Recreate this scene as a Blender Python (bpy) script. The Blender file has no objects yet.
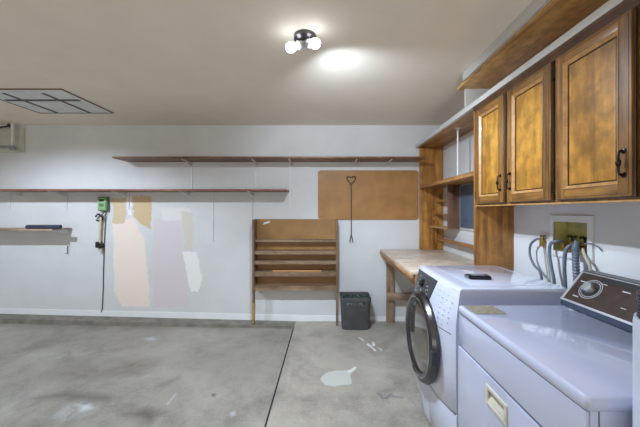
import bpy, bmesh, math, random
from mathutils import Vector, Matrix
random.seed(4)
PI = math.pi
S = bpy.context.scene
C = S.collection

# ------------------------------------------------------------------ materials
def L(c):
    return tuple(((v/255)/12.92 if v/255 <= .04045 else ((v/255+.055)/1.055)**2.4) for v in c) + (1,)

class NT:
    def __init__(s, name):
        s.m = bpy.data.materials.new(name); s.m.use_nodes = True
        s.t = s.m.node_tree; s.b = s.t.nodes['Principled BSDF']
    def n(s, k, **kw):
        x = s.t.nodes.new(k)
        for a, b in kw.items(): setattr(x, a, b)
        return x
    def l(s, a, b): s.t.links.new(a, b)
    def coords(s, scale=(1,1,1), loc=(0,0,0)):
        tc = s.n('ShaderNodeTexCoord'); mp = s.n('ShaderNodeMapping')
        mp.inputs['Scale'].default_value = scale; mp.inputs['Location'].default_value = loc
        s.l(tc.outputs['Object'], mp.inputs[0]); return mp.outputs[0]
    def noise(s, vec, scale, detail=4, rough=.5, dist=0):
        x = s.n('ShaderNodeTexNoise'); x.inputs['Scale'].default_value = scale
        x.inputs['Detail'].default_value = detail; x.inputs['Roughness'].default_value = rough
        x.inputs['Distortion'].default_value = dist
        s.l(vec, x.inputs['Vector']); return x
    def ramp(s, fac, stops):
        r = s.n('ShaderNodeValToRGB'); e = r.color_ramp.elements
        while len(e) < len(stops): e.new(.5)
        for i, (p, c) in enumerate(stops): e[i].position = p; e[i].color = c
        s.l(fac, r.inputs[0]); return r.outputs[0]
    def mix(s, fac, a, b, mode='MIX'):
        x = s.n('ShaderNodeMix', data_type='RGBA', blend_type=mode)
        for sock, v in ((x.inputs[0], fac), (x.inputs[6], a), (x.inputs[7], b)):
            if hasattr(v, 'is_output'): s.l(v, sock)
            else: sock.default_value = v
        return x.outputs[2]
    def math(s, op, a, b=0, clamp=False):
        x = s.n('ShaderNodeMath', operation=op, use_clamp=clamp)
        for sock, v in ((x.inputs[0], a), (x.inputs[1], b)):
            if hasattr(v, 'is_output'): s.l(v, sock)
            else: sock.default_value = v
        return x.outputs[0]
    def dot(s, vec, d):
        x = s.n('ShaderNodeVectorMath', operation='DOT_PRODUCT')
        s.l(vec, x.inputs[0]); x.inputs[1].default_value = d; return x.outputs['Value']
    def bump(s, h, strength=.2, dist=.01):
        b = s.n('ShaderNodeBump'); b.inputs['Strength'].default_value = strength
        b.inputs['Distance'].default_value = dist
        s.l(h, b.inputs['Height']); s.l(b.outputs[0], s.b.inputs['Normal'])
    def poly(s, vec, pts, ax=(0, 2), soft=.006):
        """mask of a convex polygon given by points in two axes of vec"""
        cx = sum(p[0] for p in pts)/len(pts); cy = sum(p[1] for p in pts)/len(pts)
        acc = None
        for i in range(len(pts)):
            a = pts[i]; b = pts[(i+1) % len(pts)]
            nx, ny = -(b[1]-a[1]), b[0]-a[0]
            l = math.hypot(nx, ny); nx /= l; ny /= l
            if (cx-a[0])*nx+(cy-a[1])*ny < 0: nx, ny = -nx, -ny
            d = [0, 0, 0]; d[ax[0]] = nx; d[ax[1]] = ny
            v = s.math('SUBTRACT', s.dot(vec, d), nx*a[0]+ny*a[1])
            acc = v if acc is None else s.math('MINIMUM', acc, v)
        return s.math('DIVIDE', acc, soft, True)

def plain(name, rgb, rough=.5, metal=0, var=.06, scale=8, coat=0, bump=0):
    t = NT(name); v = t.coords(); n = t.noise(v, scale, 4)
    c = L(rgb); d = tuple(x*(1-var*2) for x in c[:3])+(1,); u = tuple(min(1, x*(1+var)) for x in c[:3])+(1,)
    t.l(t.ramp(n.outputs[0], [(.3, d), (.7, u)]), t.b.inputs['Base Color'])
    t.b.inputs['Roughness'].default_value = rough; t.b.inputs['Metallic'].default_value = metal
    t.b.inputs['Coat Weight'].default_value = coat
    if bump: t.bump(n.outputs[0], bump)
    return t.m

def wood(name, dark, mid, light, axis=0, rough=.45, blotch=0, fine=28, coat=0, knots=True):
    t = NT(name)
    sc = [1, 1, 1]; sc[axis] = .07
    v = t.coords(tuple(sc)); n = t.noise(v, fine, 6, .6, .6)
    sc2 = [1, 1, 1]; sc2[axis] = .22
    v2 = t.coords(tuple(sc2), (3.1, 1.7, .6)); n2 = t.noise(v2, 7, 3, .5, 1.2)
    f = t.math('ADD', t.math('MULTIPLY', n.outputs[0], .6), t.math('MULTIPLY', n2.outputs[0], .4))
    col = t.ramp(f, [(.36, L(dark)), (.5, L(mid)), (.64, L(light))])
    if blotch:
        v3 = t.coords((1, 1, .8)); n3 = t.noise(v3, 13, 5, .6, .3)
        m = t.ramp(n3.outputs[0], [(.4, (1-blotch,)*3+(1,)), (.62, (1.12,)*3+(1,))])
        col = t.mix(1., col, m, 'MULTIPLY')
    if knots:
        sc4 = [5, 5, 5]; sc4[axis] = 2.2
        vo = t.n('ShaderNodeTexVoronoi'); t.l(t.coords(tuple(sc4), (.4, .9, .2)), vo.inputs['Vector'])
        vo.inputs['Scale'].default_value = 1.0
        k = t.ramp(vo.outputs['Distance'], [(.04, (1, 1, 1, 1)), (.13, (0, 0, 0, 1))])
        col = t.mix(t.math('MULTIPLY', k, .65), col, L([x*.5 for x in dark]))
    t.l(col, t.b.inputs['Base Color'])
    t.b.inputs['Roughness'].default_value = rough; t.b.inputs['Coat Weight'].default_value = coat
    t.b.inputs['Coat Roughness'].default_value = .25
    t.bump(n.outputs[0], .15, .002)
    return t.m

def WX(px): return (px-327)/79.9
def WZ(py): return 1.377-(py-211)/79.9
def wpts(pts): return [(WX(a), WZ(b)) for a, b in pts]

def wall_mat(name, patches):
    t = NT(name); v = t.coords()
    n = t.noise(v, 2.2, 5, .6); n2 = t.noise(v, 90, 3, .5)
    col = t.ramp(n.outputs[0], [(.3, L((208, 210, 212))), (.7, L((219, 220, 221)))])
    if patches:
        nz = t.noise(v, 9, 4, .6)
        sub = t.n('ShaderNodeVectorMath', operation='SUBTRACT'); t.l(nz.outputs['Color'], sub.inputs[0]); sub.inputs[1].default_value = (.5, .5, .5)
        sc = t.n('ShaderNodeVectorMath', operation='SCALE'); t.l(sub.outputs[0], sc.inputs[0]); sc.inputs['Scale'].default_value = .09
        ad = t.n('ShaderNodeVectorMath', operation='ADD'); t.l(v, ad.inputs[0]); t.l(sc.outputs[0], ad.inputs[1])
        w = ad.outputs[0]
        for pts, c, soft in patches:
            m = t.poly(w, wpts(pts), soft=soft)
            m = t.math('MULTIPLY', m, .96)
            col = t.mix(m, col, L(c))
    t.l(col, t.b.inputs['Base Color']); t.b.inputs['Roughness'].default_value = .75
    t.bump(n2.outputs[0], .12, .003)
    return t.m

PATCH = [
 ([(152.5,218),(180,219),(186,262),(190,308),(152.5,308)], (216,208,212), .02),
 ([(112,222),(133,217),(146,240),(151.5,308),(121,308),(113,290)], (242,226,216), .02),
 ([(160,208),(192,207),(193,222),(162,222)], (226,224,222), .02),
 ([(180,211),(193.5,212),(193.5,251),(185,251)], (214,207,198), .012),
 ([(182,252),(197,252),(202,280),(199,292),(191,292)], (238,240,238), .008),
 ([(112,198),(126,198),(126,224),(113,224)], (214,192,158), .008),
 ([(133,196),(151.5,196),(151.5,231),(134,219)], (210,184,144), .008),
 ([(127,197),(132,197),(132.5,216),(127,216)], (240,240,240), .008),
]
M = {}
M['wall_back'] = wall_mat('patched white drywall', PATCH)
M['wall'] = wall_mat('white drywall', [])
M['ceiling'] = plain('greige ceiling paint', (240, 231, 216), .85, 0, .02, 3, 0, .05)
M['white_paint'] = plain('white painted wood', (204, 202, 198), .45, 0, .03, 12)
M['white_trim'] = plain('white baseboard paint', (238, 240, 243), .5, 0, .02, 12)

def floor_mat(name, base, marks, off=0):
    t = NT(name); v = t.coords(loc=(off, 0, 0))
    a = t.noise(v, 1.1, 6, .62, .4); b = t.noise(v, 6, 6, .7, .3); c = t.noise(v, 60, 4, .6)
    f = t.math('ADD', t.math('MULTIPLY', a.outputs[0], .55), t.math('ADD', t.math('MULTIPLY', b.outputs[0], .3), t.math('MULTIPLY', c.outputs[0], .15)))
    lo = L([x*.78 for x in base]); hi = L([min(255, x*1.14) for x in base])
    col = t.ramp(f, [(.38, lo), (.5, L(base)), (.62, hi)])
    nz = t.noise(v, 12, 4, .65)
    sub = t.n('ShaderNodeVectorMath', operation='SUBTRACT'); t.l(nz.outputs['Color'], sub.inputs[0]); sub.inputs[1].default_value = (.5, .5, .5)
    sc = t.n('ShaderNodeVectorMath', operation='SCALE'); t.l(sub.outputs[0], sc.inputs[0]); sc.inputs['Scale'].default_value = .05
    ad = t.n('ShaderNodeVectorMath', operation='ADD'); t.l(v, ad.inputs[0]); t.l(sc.outputs[0], ad.inputs[1])
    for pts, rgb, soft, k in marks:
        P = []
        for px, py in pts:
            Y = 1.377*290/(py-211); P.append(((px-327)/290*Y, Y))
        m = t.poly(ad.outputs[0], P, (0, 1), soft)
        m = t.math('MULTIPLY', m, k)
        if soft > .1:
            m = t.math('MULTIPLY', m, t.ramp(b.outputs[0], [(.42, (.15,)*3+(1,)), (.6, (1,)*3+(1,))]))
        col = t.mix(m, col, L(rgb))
    # fine dark pits
    vo = t.n('ShaderNodeTexVoronoi'); t.l(v, vo.inputs['Vector']); vo.inputs['Scale'].default_value = 5
    k = t.ramp(vo.outputs['Distance'], [(.015, (1, 1, 1, 1)), (.035, (0, 0, 0, 1))])
    col = t.mix(t.math('MULTIPLY', k, .4), col, L([x*.55 for x in base]))
    t.l(col, t.b.inputs['Base Color'])
    t.l(t.ramp(b.outputs[0], [(.3, (.38,)*3+(1,)), (.7, (.6,)*3+(1,))]), t.b.inputs['Roughness'])
    t.bump(c.outputs[0], .12, .004)
    return t.m
M['floor_l'] = floor_mat('stained grey concrete with painted reflections', (152, 147, 138), [
  ([(0,395),(28,388),(24,410),(0,420)], (196,204,216), .15, .7),  # bluish reflection painted into the corner of the floor
  ([(44,418),(62,402),(84,398),(102,404),(94,414),(62,424)], (214,222,232), .22, .95),  # bright patch of doorway light painted on the concrete
  ([(72,404),(92,401),(96,408),(76,413)], (222,228,236), .05, .6),  # brighter middle of the painted light patch
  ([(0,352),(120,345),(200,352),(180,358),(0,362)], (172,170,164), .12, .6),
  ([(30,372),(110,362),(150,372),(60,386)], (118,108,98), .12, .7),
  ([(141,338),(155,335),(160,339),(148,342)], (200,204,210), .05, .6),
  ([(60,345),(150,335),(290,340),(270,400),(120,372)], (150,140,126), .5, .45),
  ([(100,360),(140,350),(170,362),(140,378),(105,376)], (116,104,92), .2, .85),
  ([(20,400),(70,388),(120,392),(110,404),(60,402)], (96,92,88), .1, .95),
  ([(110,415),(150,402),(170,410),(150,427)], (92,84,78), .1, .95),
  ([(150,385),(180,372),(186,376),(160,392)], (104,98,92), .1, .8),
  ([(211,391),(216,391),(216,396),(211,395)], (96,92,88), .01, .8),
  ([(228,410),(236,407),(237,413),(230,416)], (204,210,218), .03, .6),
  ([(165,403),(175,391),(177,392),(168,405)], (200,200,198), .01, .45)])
M['floor_r'] = floor_mat('grey concrete with paint spill', (166, 159, 148), [
  ([(300,340),(390,335),(395,400),(300,420)], (166,160,148), .4, .6),
  ([(320,379),(325,373),(336,370),(351,370),(352,384),(334,387),(324,385)], (208,214,208), .01, .62),
  ([(346,372),(355,366),(358,367),(352,373)], (222,226,222), .006, .8),
  ([(357,336.5),(359,337),(366,341.5),(372,343),(371,345.5),(364,343)], (226,227,226), .004, .9),
  ([(366,344),(368,343),(377,350.5),(375,351.5)], (226,227,226), .004, .85),
  ([(372,342),(375,342.5),(375,346),(371,346)], (226,227,226), .004, .85),
  ([(376,346.5),(382,349),(383,352),(380,350)], (214,214,212), .004, .7),
  ([(375,391),(381,393),(386,399),(382,400)], (110,110,112), .01, .7),
  ([(383,398),(390,392),(394,393),(387,400)], (110,110,112), .01, .7),
  ([(388,394),(404,396),(404,399),(392,398)], (118,118,120), .01, .6),
  ([(408,393),(418,405),(418,411),(408,400)], (120,124,132), .03, .6),
  ([(283,395),(306,380),(300,420),(278,425)], (146,140,128), .2, .8),
  ([(283,392),(290,352),(294,352),(290,395)], (190,186,178), .05, .5)], 0)
M['curb'] = plain('dark concrete curb', (134, 130, 120), .85, 0, .14, 9, 0, .3)
M['joint'] = plain('dark expansion joint', (38, 36, 34), .9)

M['cab'] = wood('oak cabinet frame wood', (80,52,22), (126,86,38), (158,112,52), 2, .35, .12, 30, .25, False)
M['cab_h'] = wood('oak cabinet rail wood', (80,52,22), (126,86,38), (158,112,52), 1, .35, .12, 30, .25, False)
M['cab_p'] = wood('oak cabinet panel wood', (136,90,30), (180,126,46), (206,154,62), 2, .35, .36, 14, .25, False)
M['cab_edge'] = plain('dark glazed moulding and shadow line', (62, 38, 20), .4, 0, .2, 20, .2)
M['crown'] = plain('dark brown crown wood', (92, 62, 40), .45, 0, .18, 14, .1)
M['cab_lt'] = plain('light moulding with painted highlight', (186, 138, 84), .4, 0, .15, 30, .2)  # highlight along the mouldings put into the colour
M['pine_y'] = wood('knotty pine along the wall', (112,74,42), (160,112,66), (188,142,86), 1, .45, .2, 16)
M['pine_lit'] = wood('knotty pine with painted light', (166,116,58), (222,172,104), (240,198,128), 1, .45, .2, 16)  # same pine as the other boards, light from below painted into its colour
M['pine_z'] = wood('knotty pine upright', (108,68,30), (164,112,52), (194,142,72), 2, .42, .15, 22)
M['shelf_x'] = wood('brown shelf board', (88,58,40), (126,88,62), (158,114,80), 0, .5, .25, 16, 0, False)
M['shelf_red'] = wood('reddish shelf board', (104,64,50), (136,88,70), (160,110,86), 0, .5, .15, 16, 0, False)
M['unit_x'] = wood('weathered shelf board', (104,82,64), (138,112,88), (164,136,110), 0, .55, .15, 16, 0, False)
M['unit_z'] = wood('weathered side board', (88,66,52), (118,92,70), (140,112,86), 2, .55, .15, 16, 0, False)
M['hard'] = plain('brown hardboard', (166, 120, 68), .5, 0, .10, 6, 0, .05)
M['hard2'] = plain('amber hardboard', (158, 118, 70), .5, 0, .10, 5)
M['raw_x'] = wood('raw lumber', (128,104,84), (162,136,112), (188,164,140), 0, .6, .1, 18)
M['raw_z'] = wood('raw lumber post', (118,94,74), (154,128,104), (180,154,128), 2, .6, .1, 18)
M['raw_y'] = wood('raw lumber edge', (140,100,62), (184,142,98), (206,168,124), 1, .6, .1, 18)
M['bench'] = wood('worn plywood worktop', (178,160,144), (204,188,170), (220,206,192), 0, .38, .12, 10, .1, False)
M['dkwood'] = wood('dark brown board', (72,48,36), (98,70,54), (118,86,66), 2, .5, .1, 20, 0, False)
M['enamel'] = plain('white appliance enamel', (196, 202, 228), .14, 0, .01, 4, .8)
M['enamel2'] = plain('white washer enamel', (206, 212, 232), .14, 0, .01, 4, .8)
M['grey_seam'] = plain('grey seam', (96, 98, 106), .5)
M['dark_plastic'] = plain('dark grey plastic', (62, 62, 68), .35, 0, .1, 30)
M['bin'] = plain('charcoal bin plastic', (84, 86, 90), .5, 0, .1, 9, 0, .08)
M['bag'] = plain('black green bin liner', (40, 66, 58), .3, 0, .35, 50, 0, .5)
M['black'] = plain('black plastic', (26, 26, 28), .4)
M['chrome'] = plain('chrome metal', (176, 178, 184), .18, 1, .04)
M['dk_chrome'] = plain('dark chrome ring', (92, 90, 93), .24, .9, .05)
M['steel'] = plain('galvanised steel', (170, 172, 174), .35, .8, .06, 20)
M['glass_dk'] = plain('smoked door glass', (92, 84, 76), .08, .35, .3, 5, 1)
M['white_metal'] = plain('white coated metal', (222, 223, 224), .4, .1)
M['hinge'] = plain('dark bronze hinge', (44, 34, 28), .35, .7)
M['cream'] = plain('cream plastic', (214, 211, 198), .4)
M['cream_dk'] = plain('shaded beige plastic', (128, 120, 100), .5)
M['label'] = plain('taupe printed label', (146, 138, 122), .5, 0, .22, 60)
M['brownpanel'] = plain('brown brushed console face', (64, 50, 45), .28, .2, .2, 22, .3)
M['navy'] = plain('slate strip', (60, 68, 86), .35)
M['silver'] = plain('silver trim', (196, 198, 206), .3, .6)
M['olive'] = plain('olive moulded plastic', (190, 182, 118), .5, 0, .15, 14)
M['brass'] = plain('aged brass', (170, 136, 66), .35, .8, .15, 30)
M['hose'] = plain('slate grey hose', (100, 108, 124), .45, 0, .1, 20)
M['hose_lt'] = plain('pale beige hose', (176, 168, 150), .5)
M['blue_grey'] = plain('blue grey painted steel', (84, 100, 118), .45, .1, .08, 6)
M['indigo'] = plain('dark indigo foam', (52, 58, 80), .6, 0, .1, 20)
M['green'] = plain('green plastic', (142, 180, 126), .45, 0, .03)
M['green_dk'] = plain('dark green plastic', (88, 124, 84), .45, 0, .03)
M['tubec'] = plain('cream wrapped tube', (214, 206, 170), .5)
M['iron'] = plain('dark rusted iron', (78, 64, 56), .5, .6)
M['hatch'] = plain('white hatch panel', (226, 229, 230), .6)
M['hatch_frame'] = plain('brown hatch trim', (128, 112, 94), .6)
M['dkgrey'] = plain('dark grey strip', (92, 92, 92), .6)
M['beige_panel'] = plain('cream mounting board', (204, 202, 190), .6)
M['oldstick'] = plain('bright yellow pine', (206, 156, 94), .5)
M['tape'] = plain('yellow brown tape', (176, 138, 76), .5, 0, .2, 30)
M['scuff'] = plain('grey scuff', (118, 120, 120), .6)
M['mark2'] = plain('pale grey printing', (160, 166, 184), .5)
M['mark'] = plain('grey printed marks', (120, 124, 140), .5)
M['ltmark'] = plain('pale printed marks', (190, 190, 196), .4)
M['blu_cyl'] = plain('pale blue white plastic', (208, 216, 232), .35)

e = NT('lit bulb'); e.b.inputs['Base Color'].default_value = (1, 1, 1, 1)
e.b.inputs['Emission Color'].default_value = (.90, .95, 1, 1); e.b.inputs['Emission Strength'].default_value = 8
M['bulb'] = e.m

# ------------------------------------------------------------------ mesh helpers
def B(): return bmesh.new()
def box(bm, x0, x1, y0, y1, z0, z1, bev=0):
    r = bmesh.ops.create_cube(bm, size=1)
    vs = r['verts']
    for v in vs:
        v.co = Vector(((x0+x1)/2+v.co.x*(x1-x0), (y0+y1)/2+v.co.y*(y1-y0), (z0+z1)/2+v.co.z*(z1-z0)))
    if bev:
        es = list({e for v in vs for e in v.link_edges})
        bmesh.ops.bevel(bm, geom=es, offset=bev, segments=2, affect='EDGES', profile=.6)
    return bm
def prism(bm, pts, axis, a, b, bev=0):
    """pts 2-D polygon in the two other axes (x,y,z order), extruded a..b along axis"""
    def mk(p, w):
        q = list(p); q.insert(axis, w); return Vector(q)
    va = [bm.verts.new(mk(p, a)) for p in pts]; vb = [bm.verts.new(mk(p, b)) for p in pts]
    fs = [bm.faces.new(va), bm.faces.new(vb[::-1])]
    n = len(pts)
    for i in range(n): fs.append(bm.faces.new((va[i], vb[i], vb[(i+1) % n], va[(i+1) % n])))
    if bev:
        es = list({e for v in va+vb for e in v.link_edges})
        bmesh.ops.bevel(bm, geom=es, offset=bev, segments=2, affect='EDGES')
    return bm
def tube(bm, pts, r, seg=10, smooth=True, ribs=0):
    P = [Vector(p) for p in pts]
    if smooth and len(P) > 2:
        Q = []
        for i in range(len(P)-1):
            p0 = P[max(i-1, 0)]; p1 = P[i]; p2 = P[i+1]; p3 = P[min(i+2, len(P)-1)]
            for k in range(8):
                t = k/8
                Q.append(.5*((2*p1)+(-p0+p2)*t+(2*p0-5*p1+4*p2-p3)*t*t+(-p0+3*p1-3*p2+p3)*t**3))
        Q.append(P[-1]); P = Q
    rings = []; up = Vector((.13, .31, .94)).normalized()
    for i, p in enumerate(P):
        d = (P[min(i+1, len(P)-1)]-P[max(i-1, 0)]).normalized()
        a = d.cross(up)
        if a.length < .05: a = d.cross(Vector((1, 0, 0)))
        a.normalize(); b = d.cross(a).normalized(); up = up if abs(d.dot(up)) < .95 else a
        rr = r*(1+(.24 if (ribs and i % 2) else 0))
        rings.append([bm.verts.new(p+(a*math.cos(t*2*PI/seg)+b*math.sin(t*2*PI/seg))*rr) for t in range(seg)])
    for i in range(len(rings)-1):
        for k in range(seg):
            bm.faces.new((rings[i][k], rings[i][(k+1) % seg], rings[i+1][(k+1) % seg], rings[i+1][k]))
    bm.faces.new(rings[0][::-1]); bm.faces.new(rings[-1])
    return bm
def lathe(bm, prof, origin, axis, seg=40, cap=True):
    """prof: (radius, height along axis)"""
    o = Vector(origin); ax = Vector(axis).normalized()
    a = ax.cross(Vector((0, 0, 1)))
    if a.length < .1: a = Vector((1, 0, 0))
    a.normalize(); b = ax.cross(a)
    rings = []
    for r, h in prof:
        if r < 1e-6: rings.append([bm.verts.new(o+ax*h)])
        else: rings.append([bm.verts.new(o+ax*h+(a*math.cos(t*2*PI/seg)+b*math.sin(t*2*PI/seg))*r) for t in range(seg)])
    for i in range(len(rings)-1):
        A, D = rings[i], rings[i+1]
        for k in range(seg):
            k2 = (k+1) % seg
            if len(A) == 1 and len(D) == 1: continue
            if len(A) == 1: bm.faces.new((A[0], D[k2], D[k]))
            elif len(D) == 1: bm.faces.new((A[k], A[k2], D[0]))
            else: bm.faces.new((A[k], A[k2], D[k2], D[k]))
    if cap:
        if len(rings[0]) > 1: bm.faces.new(rings[0][::-1])
        if len(rings[-1]) > 1: bm.faces.new(rings[-1])
    return bm

def wloc(o):
    v = Vector((0, 0, 0))
    while o: v += o.location; o = o.parent
    return v
def obj(name, bm, mat, parent=None, at=None, label=None, smooth=35, bevel=0):
    """links the bmesh (world coordinates) as one mesh object whose origin sits at `at`"""
    bmesh.ops.recalc_face_normals(bm, faces=bm.faces[:])
    org = Vector(at) if at is not None else (wloc(parent) if parent else Vector((0, 0, 0)))
    bmesh.ops.translate(bm, verts=bm.verts[:], vec=-org)
    me = bpy.data.meshes.new(name); bm.to_mesh(me); bm.free()
    mats = mat if isinstance(mat, (list, tuple)) else [mat]
    for m in mats: me.materials.append(M[m])
    if smooth:
        for p in me.polygons: p.use_smooth = True
        me.set_sharp_from_angle(angle=math.radians(smooth))
    o = bpy.data.objects.new(name, me); C.objects.link(o)
    if parent: o.parent = parent; o.location = org-wloc(parent)
    else: o.location = org
    if bevel:
        b = o.modifiers.new('bevel', 'BEVEL'); b.width = bevel; b.segments = 2; b.limit_method = 'ANGLE'
    if label: o['label'] = label
    return o
def thing(name, label, cat, loc, group=None):
    o = bpy.data.objects.new(name, None); C.objects.link(o); o.location = loc
    o.empty_display_size = .05
    o['label'] = label; o['category'] = cat
    if group: o['group'] = group
    return o
def tag(o, label, cat, group=None):
    o['label'] = label; o['category'] = cat
    if group: o['group'] = group
    return o
def struct(name, bm, mat, smooth=0):
    o = obj(name, bm, mat, smooth=smooth); o['kind'] = 'structure'; return o

XR = 1.427; YB = 3.63; ZC = 2.450; XL = -4.7; YN = -2.6

# ------------------------------------------------------------------ setting
struct('wall_back', box(B(), XL-.1, XR+.1, YB, YB+.1, -.2, ZC+.1), 'wall_back')
bm = B()
hy0, hy1, hz0, hz1 = 1.572, 1.822, 1.126, 1.318
box(bm, XR, XR+.14, YN, hy0, -.2, ZC+.1); box(bm, XR, XR+.14, hy1, YB, -.2, ZC+.1)
box(bm, XR, XR+.14, hy0, hy1, -.2, hz0); box(bm, XR, XR+.14, hy0, hy1, hz1, ZC+.1)
struct('wall_right', bm, 'wall')
struct('wall_left', box(B(), XL-.1, XL, YN, YB, -.2, ZC+.1), 'wall')
bm = B()   # wall behind the camera with the open garage doorway
box(bm, XL-.1, -3.9, YN-.1, YN, -.2, ZC+.1); box(bm, .9, XR+.1, YN-.1, YN, -.2, ZC+.1); box(bm, -3.9, .9, YN-.1, YN, 2.15, ZC+.1)
struct('wall_front', bm, 'wall')
struct('ceiling', box(B(), XL-.1, XR+.14, YN-.1, YB+.1, ZC, ZC+.1), 'ceiling')
XJ = -.388
struct('floor', box(B(), XJ, XR, YN, YB, -.2, 0), 'floor_r')
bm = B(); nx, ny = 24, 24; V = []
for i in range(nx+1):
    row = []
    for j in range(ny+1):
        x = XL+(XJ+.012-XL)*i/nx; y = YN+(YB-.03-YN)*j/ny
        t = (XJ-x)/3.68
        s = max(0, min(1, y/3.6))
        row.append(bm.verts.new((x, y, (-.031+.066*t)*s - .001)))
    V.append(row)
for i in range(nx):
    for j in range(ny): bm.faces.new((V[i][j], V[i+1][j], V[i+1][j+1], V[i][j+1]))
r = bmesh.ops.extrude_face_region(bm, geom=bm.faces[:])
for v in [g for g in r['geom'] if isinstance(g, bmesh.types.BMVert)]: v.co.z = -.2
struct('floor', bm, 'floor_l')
bm = B()
A = []
for k in range(13):
    y = -1+4.6*k/12; s = max(0, y/3.6); z = -.0295*s-.0005
    A.append((bm.verts.new((XJ, y, z)), bm.verts.new((XJ-.012-.010*s, y, z)), bm.verts.new((XJ-.012-.010*s, y, z-.02)), bm.verts.new((XJ, y, z-.02))))
for k in range(12):
    for q in range(4): bm.faces.new((A[k][q], A[k][(q+1) % 4], A[k+1][(q+1) % 4], A[k+1][q]))
bm.faces.new(A[0]); bm.faces.new(A[-1][::-1])
struct('trim_2', bm, 'joint')
struct('trim_1', prism(B(), [(XL, -.2), (XJ-.0, -.2), (XJ-.0, 0), (-4.1, .092), (XL, .103)], 1, YB-.16, YB), 'curb')
bm = B(); prism(bm, [(XL, .105), (-4.1, .094), (XJ, .0), (1.10, .0), (1.10, .05), (XJ, .075), (-4.1, .16), (XL, .17)], 1, YB-.006, YB)
struct('baseboard_back', bm, 'white_trim')

# ------------------------------------------------------------------ wall shelves
def bracket(parent, x, z, yb, depth, down=.0):
    b = box(B(), x-.006, x+.006, yb-depth, yb-.001, z-.012, z)
    prism(b, [(yb-.001, z-.012), (yb-.001, z-.055), (yb-depth*.7, z-.012)], 0, x-.003, x+.003)
    return obj('bracket', b, 'white_metal', parent, label='white slotted shelf bracket')
def track(parent, x, z0, z1):
    b = box(B(), x-.007, x+.007, YB-.009, YB-.0005, z0, z1)
    return obj('wall_track', b, 'white_metal', parent)
def wall_shelf(x0, x1, z, depth, th, mat, label, br, tr):
    t = thing('wall_shelf', label, 'shelf', ((x0+x1)/2, YB, z), 'long wall shelves')
    obj('board', box(B(), x0, x1, YB-depth, YB-.011, z, z+th, .002), mat, t)
    for x in br: bracket(t, x, z, YB-.009, depth*.82)
    for x, z0, z1 in tr: track(t, x, z0, z1)
    return t
D = .285
def fx(px): return (px-327)/290*(YB-D*.5)
up = wall_shelf(-2.48, 1.135, 1.987, D, .019, 'shelf_x', 'long brown board shelf near the ceiling above the hardboard panel', [fx(186), fx(254), fx(290), fx(356), fx(390)],
    [(WX(192), 1.64, 1.975), (WX(255.5), 1.64, 1.975), (WX(290), 1.40, 1.975), (WX(355), 1.90, 1.975), (WX(390), 1.90, 1.975)])
lo = wall_shelf(-4.45, -.472, 1.612, D, .019, 'shelf_red', 'long reddish board shelf above the peeling pink and tan paint patches', [fx(10), fx(56), fx(118), fx(184), fx(250)],
    [(WX(10), 1.40, 1.61), (WX(67), 1.38, 1.61), (WX(129), 1.40, 1.61), (WX(213), 1.0, 1.61)])
obj('wall_track', box(B(), WX(252.6)-.005, WX(252.6)+.005, YB-.010, YB-.0005, 1.29, 1.61), 'steel', lo, label='darker bare steel track')
sm = wall_shelf(-4.45, WX(72.5)+.0, 1.150, .275, .018, 'raw_x', 'short pale wooden shelf low on the left wall under the long red shelf', [WX(58)*.96], [])
sm['group'] = 'long wall shelves'; del sm['group']
# foam bar on the short shelf
o = obj('foam_bar', tube(B(), [(-3.50, YB-.245, 1.192), (-3.3, YB-.245, 1.192), (-3.11, YB-.245, 1.192)], .0235, 14), 'indigo', at=(-3.27, YB-.245, 1.168))
tag(o, 'dark indigo foam bar lying on the short pale shelf', 'bar')
# hook below
hx, hz = WX(69), WZ(250)
o = obj('wall_hook', tube(B(), [(hx, YB-.002, hz+.04), (hx, YB-.022, hz+.042), (hx, YB-.025, hz), (hx, YB-.022, hz-.035), (hx-.02, YB-.028, hz-.04)], .0045, 8), 'black', at=(hx, YB, hz))
tag(o, 'small black wire hook on the wall below the short pale shelf', 'hook')

# ------------------------------------------------------------------ green outlet box, cable and wrapped tube
gx, gz = WX(105), WZ(204)
t = thing('outlet_box', 'bright green plastic box fixed to wall under the red shelf', 'box', (gx, YB, gz))
obj('casing', box(B(), gx-.058, gx+.060, YB-.045, YB-.001, gz-.088, gz+.088, .008), 'green_dk', t)
obj('face_plate', box(B(), gx-.052, gx+.046, YB-.052, YB-.045, gz-.075, gz+.075, .003), 'green', t)
obj('socket', box(B(), gx-.035, gx+.024, YB-.056, YB-.052, gz+.03, gz+.058, .002), 'black', t)
obj('socket', box(B(), gx-.030, gx+.022, YB-.056, YB-.052, gz-.03, gz+.004, .002), 'green_dk', t)
cy = YB-.03
t = thing('wrapped_tube', 'cream wrapped tube hanging below the green box with black ends', 'tube', (WX(101.5), YB, WZ(244)))
obj('tube_body', tube(B(), [(WX(103), cy, WZ(217)), (WX(102), cy, WZ(231)), (WX(101.6), cy, WZ(243))], .013, 14), 'tubec', t)
bm = B()
tube(bm, [(WX(99), cy, WZ(219)), (WX(103), cy, WZ(216)), (WX(107), cy, WZ(210)), (WX(105.5), cy, WZ(209))], .006, 8)
tube(bm, [(WX(97.5), cy, WZ(217)), (WX(100), cy, WZ(214)), (WX(104), cy, WZ(217)), (WX(103), cy, WZ(221)), (WX(98), cy, WZ(220))], .009, 8)
obj('cord_knot', bm, 'black', t, label='tangled black cord')
bm = box(B(), WX(97.8), WX(102.2), cy-.015, cy+.022, WZ(247.5), WZ(241.5), .008); box(bm, WX(101), WX(104.5), cy-.015, cy+.02, WZ(248), WZ(243), .006)
obj('plug', bm, 'black', t)
obj('tube_end', lathe(B(), [(.0, -.02), (.016, -.018), (.022, 0), (.021, .012)], (WX(102.3), cy, WZ(250)), (0, 0, 1), 14), 'cream', t)
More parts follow.
